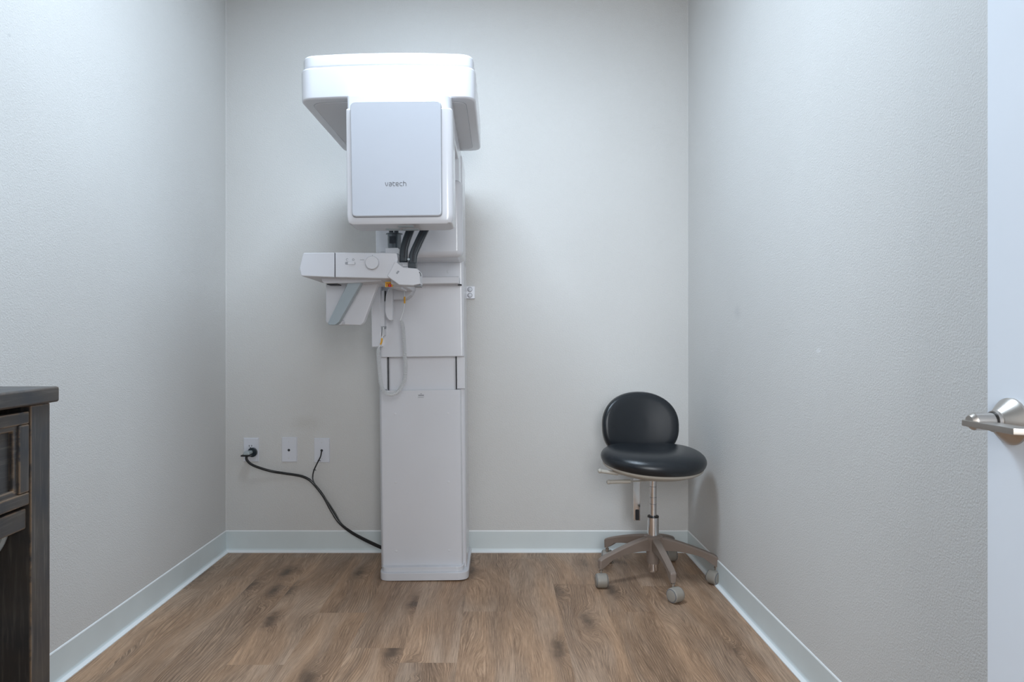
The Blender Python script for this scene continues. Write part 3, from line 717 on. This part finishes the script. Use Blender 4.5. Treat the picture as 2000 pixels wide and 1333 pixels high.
cpart(pc, 'plug_grip', lathe([(0.0225, 0), (0.0225, 0.012), (0.02, 0.014), (0, 0.014)], 28, TR(q[0]+0.010, YB-0.009, q[2]-0.001) @ RX(PI/2)), 'navy', plug)

dc = thing('data_cable', 'thin black cable dropping from a wall plate to join the thick power cable', 'cable', Q(620, 920, 3.31))
p2 = [Q(628.5, 881, YB-0.003), Q(628, 883, 3.315), Q(626, 893, 3.306), Q(620, 905, 3.306), Q(613.5, 919, 3.308), Q(611, 930, 3.308), Q(612, 941, 3.305), Q(622, 957, 3.300), Q(640, 981, 3.298), Q(655, 1004, 3.296), Q(667, 1024, 3.29), Q(688, 1040, 3.28), Q(712, 1053, 3.255), Q(733, 1063, 3.225), Q(748, 1070, 3.185), (-0.50, 3.17, 0.055)]
cpart(dc, 'cable', tube(catmull(p2, 8), 0.0032, 8), 'black')
for a, b_ in ((624, 900.5), (615, 918.8)):
    r_ = tube([Q(a-1.2, b_-0.5, 3.302), Q(a+2.4, b_+0.9, 3.302)], 0.0016, 6); lathe([(0.0048, -0.0015), (0.0048, 0.0015)], 10, TR(*Q(a-1.4, b_-0.3, 3.306)), bm=r_)
    cpart(dc, 'cable_tie', r_, 'black')
cpart(dc, 'white_wire', tube(catmull([Q(622.5, 901, 3.31), Q(617, 913, 3.312), Q(611.5, 923, 3.312), Q(609.8, 931, 3.311), Q(609.8, 940, 3.308)], 6), 0.0013, 6), 'cord_white')

# wall switch beside the column
sw = thing('wall_switch', 'small white wall switch with two round buttons beside the machine column', 'switch', Q(919, 572, YB-0.0))
d = YB-0.02
cpart(sw, 'housing', prism(rpoly([(wx(905, d), wz(584, d)), (wx(927.3, d), wz(584, d)), (wx(927.3, d), wz(560, d)), (wx(905, d), wz(560, d))], 0.003, 3), 'y', d, YB, 0.0015), 'plate')
for py in (566.3, 577.8):
    x, y, z = Q(917.8, py, d)
    cpart(sw, 'ring', lathe([(0.0120, 0), (0.0120, 0.001), (0, 0.001)], 24, TR(x, d+0.0002, z) @ RX(PI/2)), 'print')
    cpart(sw, 'button', lathe([(0.0105, 0), (0.0105, 0.003), (0.0085, 0.0065), (0.004, 0.0085), (0, 0.009)], 24, TR(x, d, z) @ RX(PI/2)), 'plate')

# ------------------------------------------------------------------ the stool in the right corner
SX, SY = 0.681, 2.96
st_o = thing('dental_stool', 'black cushioned dental stool on a taupe five-star caster base in the right corner', 'stool', (SX, SY, 0))
def spart(name, bm, mat, parent=None, **kw): return obj(name, bm, mat, parent or st_o, off=(0, 0, 0), **kw)
def egg(a, bf, bb, n=56, p=2.25, notch=0.0):
    """plan outline: half-width a, front depth bf, back depth bb"""
    out = []
    for i in range(n):
        t = 2*PI*i/n; c, s = math.cos(t), math.sin(t)
        x_ = a*abs(c)**(2/p)*(1 if c >= 0 else -1); b_ = bf if s < 0 else bb
        y_ = b_*abs(s)**(2/p)*(1 if s >= 0 else -1)
        if s > 0: y_ += notch*math.exp(-(x_/(a*0.5))**2)
        out.append((x_, y_))
    return out
def pad(outline, prof, M4, dome=None, nr=8):
    """cushion: prof is list of (scale, z) from the bottom centre to the top centre"""
    b = bmesh.new(); rings = []
    for s, z in prof:
        rings.append([b.verts.new((p[0]*s, p[1]*s, z+(dome(p[0]*s, p[1]*s) if dome else 0))) for p in outline])
    for a, c in zip(rings, rings[1:]):
        for i in range(len(a)): b.faces.new((a[i], a[(i+1) % len(a)], c[(i+1) % len(a)], c[i]))
    b.faces.new(rings[0]); b.faces.new(rings[-1])
    bmesh.ops.transform(b, matrix=M4, verts=b.verts); return b
yaw = math.radians(13)
SM = TR(-0.010, -0.035, 0.530) @ RZ(yaw) @ RY(math.radians(1.8)) @ RX(math.radians(7))
out = egg(0.228, 0.205, 0.165, p=2.05, notch=-0.012)
def dish(x_, y_):
    r = math.hypot(x_/0.222, y_/0.2)
    return -0.012*math.exp(-((x_)/0.12)**2-((y_-0.10)/0.09)**2)+0.012*max(0, -y_/0.2)*math.exp(-(x_/0.16)**2)*(1-min(1, r)**3)
prof = [(0.6, -0.032), (0.90, -0.030), (0.955, -0.024), (0.988, -0.012), (1.0, 0.0), (0.993, 0.010), (0.965, 0.021), (0.91, 0.031), (0.82, 0.039), (0.68, 0.044), (0.5, 0.046), (0.3, 0.046), (0.12, 0.046)]
spart('seat', pad(out, prof, SM, dish), 'leather', angle=60)
shell = [(0.15, -0.072), (0.45, -0.068), (0.75, -0.056), (0.92, -0.038), (0.955, -0.031), (0.95, -0.022), (0.6, -0.026)]
spart('seat_shell', pad(out, shell, SM), 'beige', angle=60)
# backrest
BM = TR(-0.028, 0.175, 0.655) @ RZ(math.radians(6)) @ RX(PI/2+math.radians(-6))
bo = []
for i in range(56):
    t = 2*PI*i/56; c, s = math.cos(t), math.sin(t)
    p_ = 2.15 if s > 0 else 2.7
    bo.append((0.178*abs(c)**(2/p_)*(1 if c >= 0 else -1)*(1.0 if s > 0 else 1-0.12*abs(s)**2), 0.152*abs(s)**(2/p_)*(1 if s >= 0 else -1)-0.01))
bprof = [(0.6, -0.02), (0.93, -0.02), (0.975, -0.014), (0.995, -0.004), (1.0, 0.006), (0.985, 0.018), (0.95, 0.027), (0.88, 0.033), (0.75, 0.036), (0.5, 0.037), (0.25, 0.037), (0.1, 0.037)]
def bcurve(x_, y_): return 0.9*x_*x_
spart('backrest', pad(bo, bprof, BM, bcurve), 'leather', angle=60)
spart('backrest_shell', pad(bo, [(0.3, -0.036), (0.8, -0.034), (0.97, -0.024), (0.992, -0.014), (0.98, -0.012), (0.5, -0.012)], BM, bcurve), 'beige', angle=60)
# chrome support bar of the backrest
zt, zb_ = wz(936, 3.06), wz(1018, 3.06); bx_ = wx(1244, 3.06)-SX
bar = spart('backrest_bar', prism(rpoly([(bx_-0.0155, zb_), (bx_+0.0155, zb_), (bx_+0.0155, zt+0.07), (bx_-0.0155, zt+0.07)], 0.003, 3), 'y', 0.10, 0.106, 0.001), 'chrome')
spart('bar_slot', prism(rpoly([(bx_-0.007, zb_+0.002), (bx_+0.010, zb_+0.002), (bx_+0.010, zb_+0.050), (bx_-0.007, zb_+0.050)], 0.005, 5), 'y', 0.0985, 0.101), 'line', bar)
spart('backrest_arm', box(bx_-0.0155, bx_+0.0155, 0.104, 0.19, 0.44, 0.447), 'chrome')
ub2 = tube(catmull([(bx_, 0.185, 0.44), (bx_, 0.235, 0.46), (bx_+0.002, 0.25, 0.52), (bx_+0.01, 0.225, 0.62)], 6), 0.011, 8)
spart('backrest_arm', ub2, 'chrome')
# column
cb_ = bmesh.new(); lathe([(0, 0.26), (0.0142, 0.26), (0.0142, 0.455), (0, 0.455)], 28, bm=cb_)
gas = spart('gas_column', cb_, 'chrome')
for py in (951, 972, 985):
    z = wz(py, 2.96); spart('column_ring', lathe([(0.0146, -0.0008), (0.0146, 0.0008)], 28, TR(0, 0, z)), 'print', gas)
zs0, zs1 = wz(1047, 2.96), wz(1010, 2.96)
sl = spart('sleeve', lathe([(0.022, zs0-0.01), (0.0242, zs0), (0.0242, zs1-0.002), (0.0235, zs1), (0, zs1)], 36), 'chrome')
spart('sleeve_ring', lathe([(0.0238, zs1-0.003), (0.0248, zs1-0.001), (0.0235, zs1+0.004), (0.018, zs1+0.005), (0, zs1+0.005)], 36), 'black', sl)
spart('seat_mount', box(-0.05, 0.05, -0.05, 0.06, 0.446, 0.462, 0.004), 'black')
spart('column_foot', lathe([(0, 0.032), (0.020, 0.032), (0.0225, 0.04), (0.0225, 0.09), (0, 0.09)], 28), 'chrome')
# levers
def lever(z, tip, root_, d, name='lever'):
    t_ = (wx(tip[0], d)-SX, d-SY, wz(tip[1], d)); m_ = (wx(tip[2], d)-SX, d-SY, wz(tip[3], d))
    b = tube([t_, m_], lambda t: 0.0085-0.003*math.sin(PI*min(t*1.4, 1)), 12)
    lathe([(0, -0.006), (0.008, -0.004), (0.0105, 0.0), (0.008, 0.004), (0, 0.006)], 16, TR(*t_) @ RY(PI/2) @ Matrix.Scale(1.8, 4, (0, 0, 1)), bm=b)
    o = spart(name, b, 'beige')
    spart('lever_rod', tube([m_, root_], 0.0032, 8), 'beige', o)
lever(0, (1172, 921, 1207, 926), (-0.03, -0.02, 0.436), 2.86)
lever(0, (1189, 942.5, 1231, 941.5), (-0.01, -0.03, 0.432), 2.88)
# hub and five legs with casters
hub = spart('hub', lathe([(0, 0.068), (0.026, 0.068), (0.029, 0.10), (0.031, 0.155), (0.040, 0.172), (0.040, 0.184), (0.028, 0.190), (0, 0.190)], 36), 'taupe')
def leg_mesh(ang):
    b = bmesh.new(); secs = []
    n = 12
    for i in range(n+1):
        t = i/n; r = 0.024+0.246*t
        top = 0.184-0.068*(t**1.35); wd = 0.0165-0.0035*t
        if t < 0.8: bot = top-(0.060-0.030*math.sin(t/0.8*PI/2))
        else: bot = top-(0.030+0.014*min(1, (t-0.8)/0.06))
        if t > 0.97: top -= 0.003
        pr = [(-wd*0.80, bot), (wd*0.80, bot), (wd, top-0.006), (wd*0.72, top), (-wd*0.72, top), (-wd, top-0.006)]
        secs.append([b.verts.new((r, u, z)) for u, z in pr])
    for a, c in zip(secs, secs[1:]):
        for k_ in range(6): b.faces.new((a[k_], a[(k_+1) % 6], c[(k_+1) % 6], c[k_]))
    b.faces.new(secs[0]); b.faces.new(list(reversed(secs[-1])))
    bmesh.ops.recalc_face_normals(b, faces=b.faces)
    tip = [e for e in b.edges if all(v.co.x > 0.2695 for v in e.verts)]
    bmesh.ops.bevel(b, geom=tip, offset=0.006, segments=3, profile=0.5, affect='EDGES')
    bmesh.ops.transform(b, matrix=RZ(ang), verts=b.verts); return b
def caster_mesh(cx_, cy_, swiv):
    T = TR(cx_, cy_, 0) @ RZ(swiv)
    R_ = 0.0295
    hood = lathe([(0.0, -0.023), (0.024, -0.023), (R_-0.001, -0.019), (R_, -0.014), (R_, 0.014), (R_-0.001, 0.019), (0.024, 0.023), (0, 0.023)], 36, T @ TR(0.014, 0, R_) @ RX(PI/2))
    caps = []
    for s in (-1, 1):
        caps.append(lathe([(0.0225, 0), (0.0225, 0.0025), (0.019, 0.0038), (0, 0.0045)], 32, T @ TR(0.014, s*0.0225, R_) @ RX(-PI/2*s)))
    rings_ = [lathe([(0.0258, 0), (0.0258, 0.0012), (0.0225, 0.0014)], 32, T @ TR(0.014, s*0.0225, R_) @ RX(-PI/2*s)) for s in (-1, 1)]
    stem = lathe([(0.0055, 0.055), (0.0055, 0.066), (0.009, 0.067), (0.009, 0.070), (0.0055, 0.071), (0.0055, 0.08), (0, 0.08)], 18, TR(cx_, cy_, 0))
    return hood, caps, rings_, stem
a0 = math.radians(-86)
swv = {0: math.radians(-58), 1: math.radians(-143), 2: math.radians(100), 3: math.radians(80), 4: math.radians(-88)}
for i in range(5):
    a = a0+2*PI*i/5
    spart('leg', leg_mesh(a), 'taupe')
    r_ = 0.260
    hood, caps, rings_, stem = caster_mesh(r_*math.cos(a), r_*math.sin(a), swv[i])
    co = spart('caster', hood, 'caster')
    for c_ in caps: spart('caster_cap', c_, 'caster', co)
    for c_ in rings_: spart('caster_groove', c_, 'print', co)
    spart('caster_stem', stem, 'nickel', co)

# ------------------------------------------------------------------ console at the left, and the stool under it
con = thing('console_cabinet', 'dark distressed wooden console with framed drawers against the left wall', 'console', (-0.882, 1.35, 0), (0, 0, math.radians(3.6)))
def kpart(name, bm, mat, parent=None, **kw): return obj(name, bm, mat, parent or con, **kw)
T_ = 0.94; U = 0.909; W_ = 0.405; LN = 0.90
kpart('top', box(-W_, 0.012, -LN-0.012, 0.012, U, T_, 0.005, 3), 'wood_h')
for xx in (-W_, -0.062):
    for yy in (-0.062, -LN): kpart('post', box(xx, xx+0.062, yy, yy+0.062, 0, U-0.001, 0.0025, 2), 'wood_v')
kpart('side_panel', box(-W_+0.06, -0.06, -0.05, -0.03, 0.06, U-0.002), 'wood_v', smooth=False)
kpart('side_panel', box(-W_+0.06, -0.06, -LN+0.03, -LN+0.05, 0.06, U-0.002), 'wood_v', smooth=False)
kpart('back_panel', box(-W_+0.01, -W_+0.025, -LN+0.06, -0.06, 0.06, U-0.002), 'wood_h', smooth=False)
zt_, zb_ = 0.898, 0.722
ys = [(-0.064, -0.445), (-0.455, -0.836)]
for ya, yb in ys:
    dr = kpart('drawer', box(-0.024, -0.014, yb+0.002, ya-0.002, zb_+0.003, zt_-0.003), 'wood_h', smooth=False)
    for (u0, u1, v0, v1) in ((yb, ya, zt_-0.024, zt_), (yb, ya, zb_, zb_+0.024), (yb, yb+0.030, zb_+0.024, zt_-0.024), (ya-0.030, ya, zb_+0.024, zt_-0.024)):
        fr_ = box(-0.018, -0.001, u0, u1, v0, v1, 0.003, 2)
        kpart('frame_moulding', fr_, 'wood_h' if (u1-u0) > 0.1 else 'wood_v', dr)
    # stepped inner bead
    bd = box(-0.016, -0.006, yb+0.026, ya-0.026, zt_-0.034, zt_-0.022, 0.002); box(-0.016, -0.006, yb+0.026, ya-0.026, zb_+0.022, zb_+0.034, 0.002, bm=bd)
    box(-0.016, -0.006, yb+0.028, yb+0.040, zb_+0.03, zt_-0.03, 0.002, bm=bd); box(-0.016, -0.006, ya-0.040, ya-0.028, zb_+0.03, zt_-0.03, 0.002, bm=bd)
    kpart('inner_bead', bd, 'wood_h', dr)
kpart('apron', box(-0.024, -0.006, -LN+0.064, -0.0655, 0.6765, 0.716, 0.0035, 2), 'wood_h')
kpart('divider', box(-0.04, -0.004, -0.454, -0.446, 0.716, U-0.002), 'wood_v', smooth=False)

ts = thing('task_stool', 'stool with a round white back pad and grey rim beneath the dark console', 'stool', (-1.06, 1.08, 0))
def tpart(name, bm, mat, parent=None, **kw): return obj(name, bm, mat, parent or ts, **kw)
tpart('seat', lathe([(0, 0.430), (0.13, 0.430), (0.143, 0.440), (0.145, 0.455), (0.138, 0.470), (0.11, 0.477), (0, 0.478)], 56), 'white_satin')
tpart('post', lathe([(0.02, 0.03), (0.02, 0.43), (0, 0.43)], 24), 'chrome')
tpart('foot_plate', lathe([(0, 0.0), (0.14, 0.0), (0.142, 0.006), (0.12, 0.014), (0.03, 0.03), (0, 0.032)], 48), 'chrome')
BMt = TR(0.064, 0.186, 0.690) @ RX(PI/2)
bk = tpart('backrest', lathe([(0, -0.006), (0.082, -0.006), (0.084, 0.002), (0.080, 0.009), (0.05, 0.012), (0, 0.012)], 56, BMt), 'white_satin')
tpart('backrest_rim', lathe([(0.081, -0.008), (0.088, -0.008), (0.0905, 0.0), (0.088, 0.007), (0.083, 0.0085), (0.081, -0.008)], 56, BMt), 'plug', bk)
tpart('back_support', tube(catmull([(0.02, 0.05, 0.425), (0.05, 0.15, 0.43), (0.060, 0.190, 0.50), (0.062, 0.195, 0.64)], 6), 0.008, 8), 'chrome')
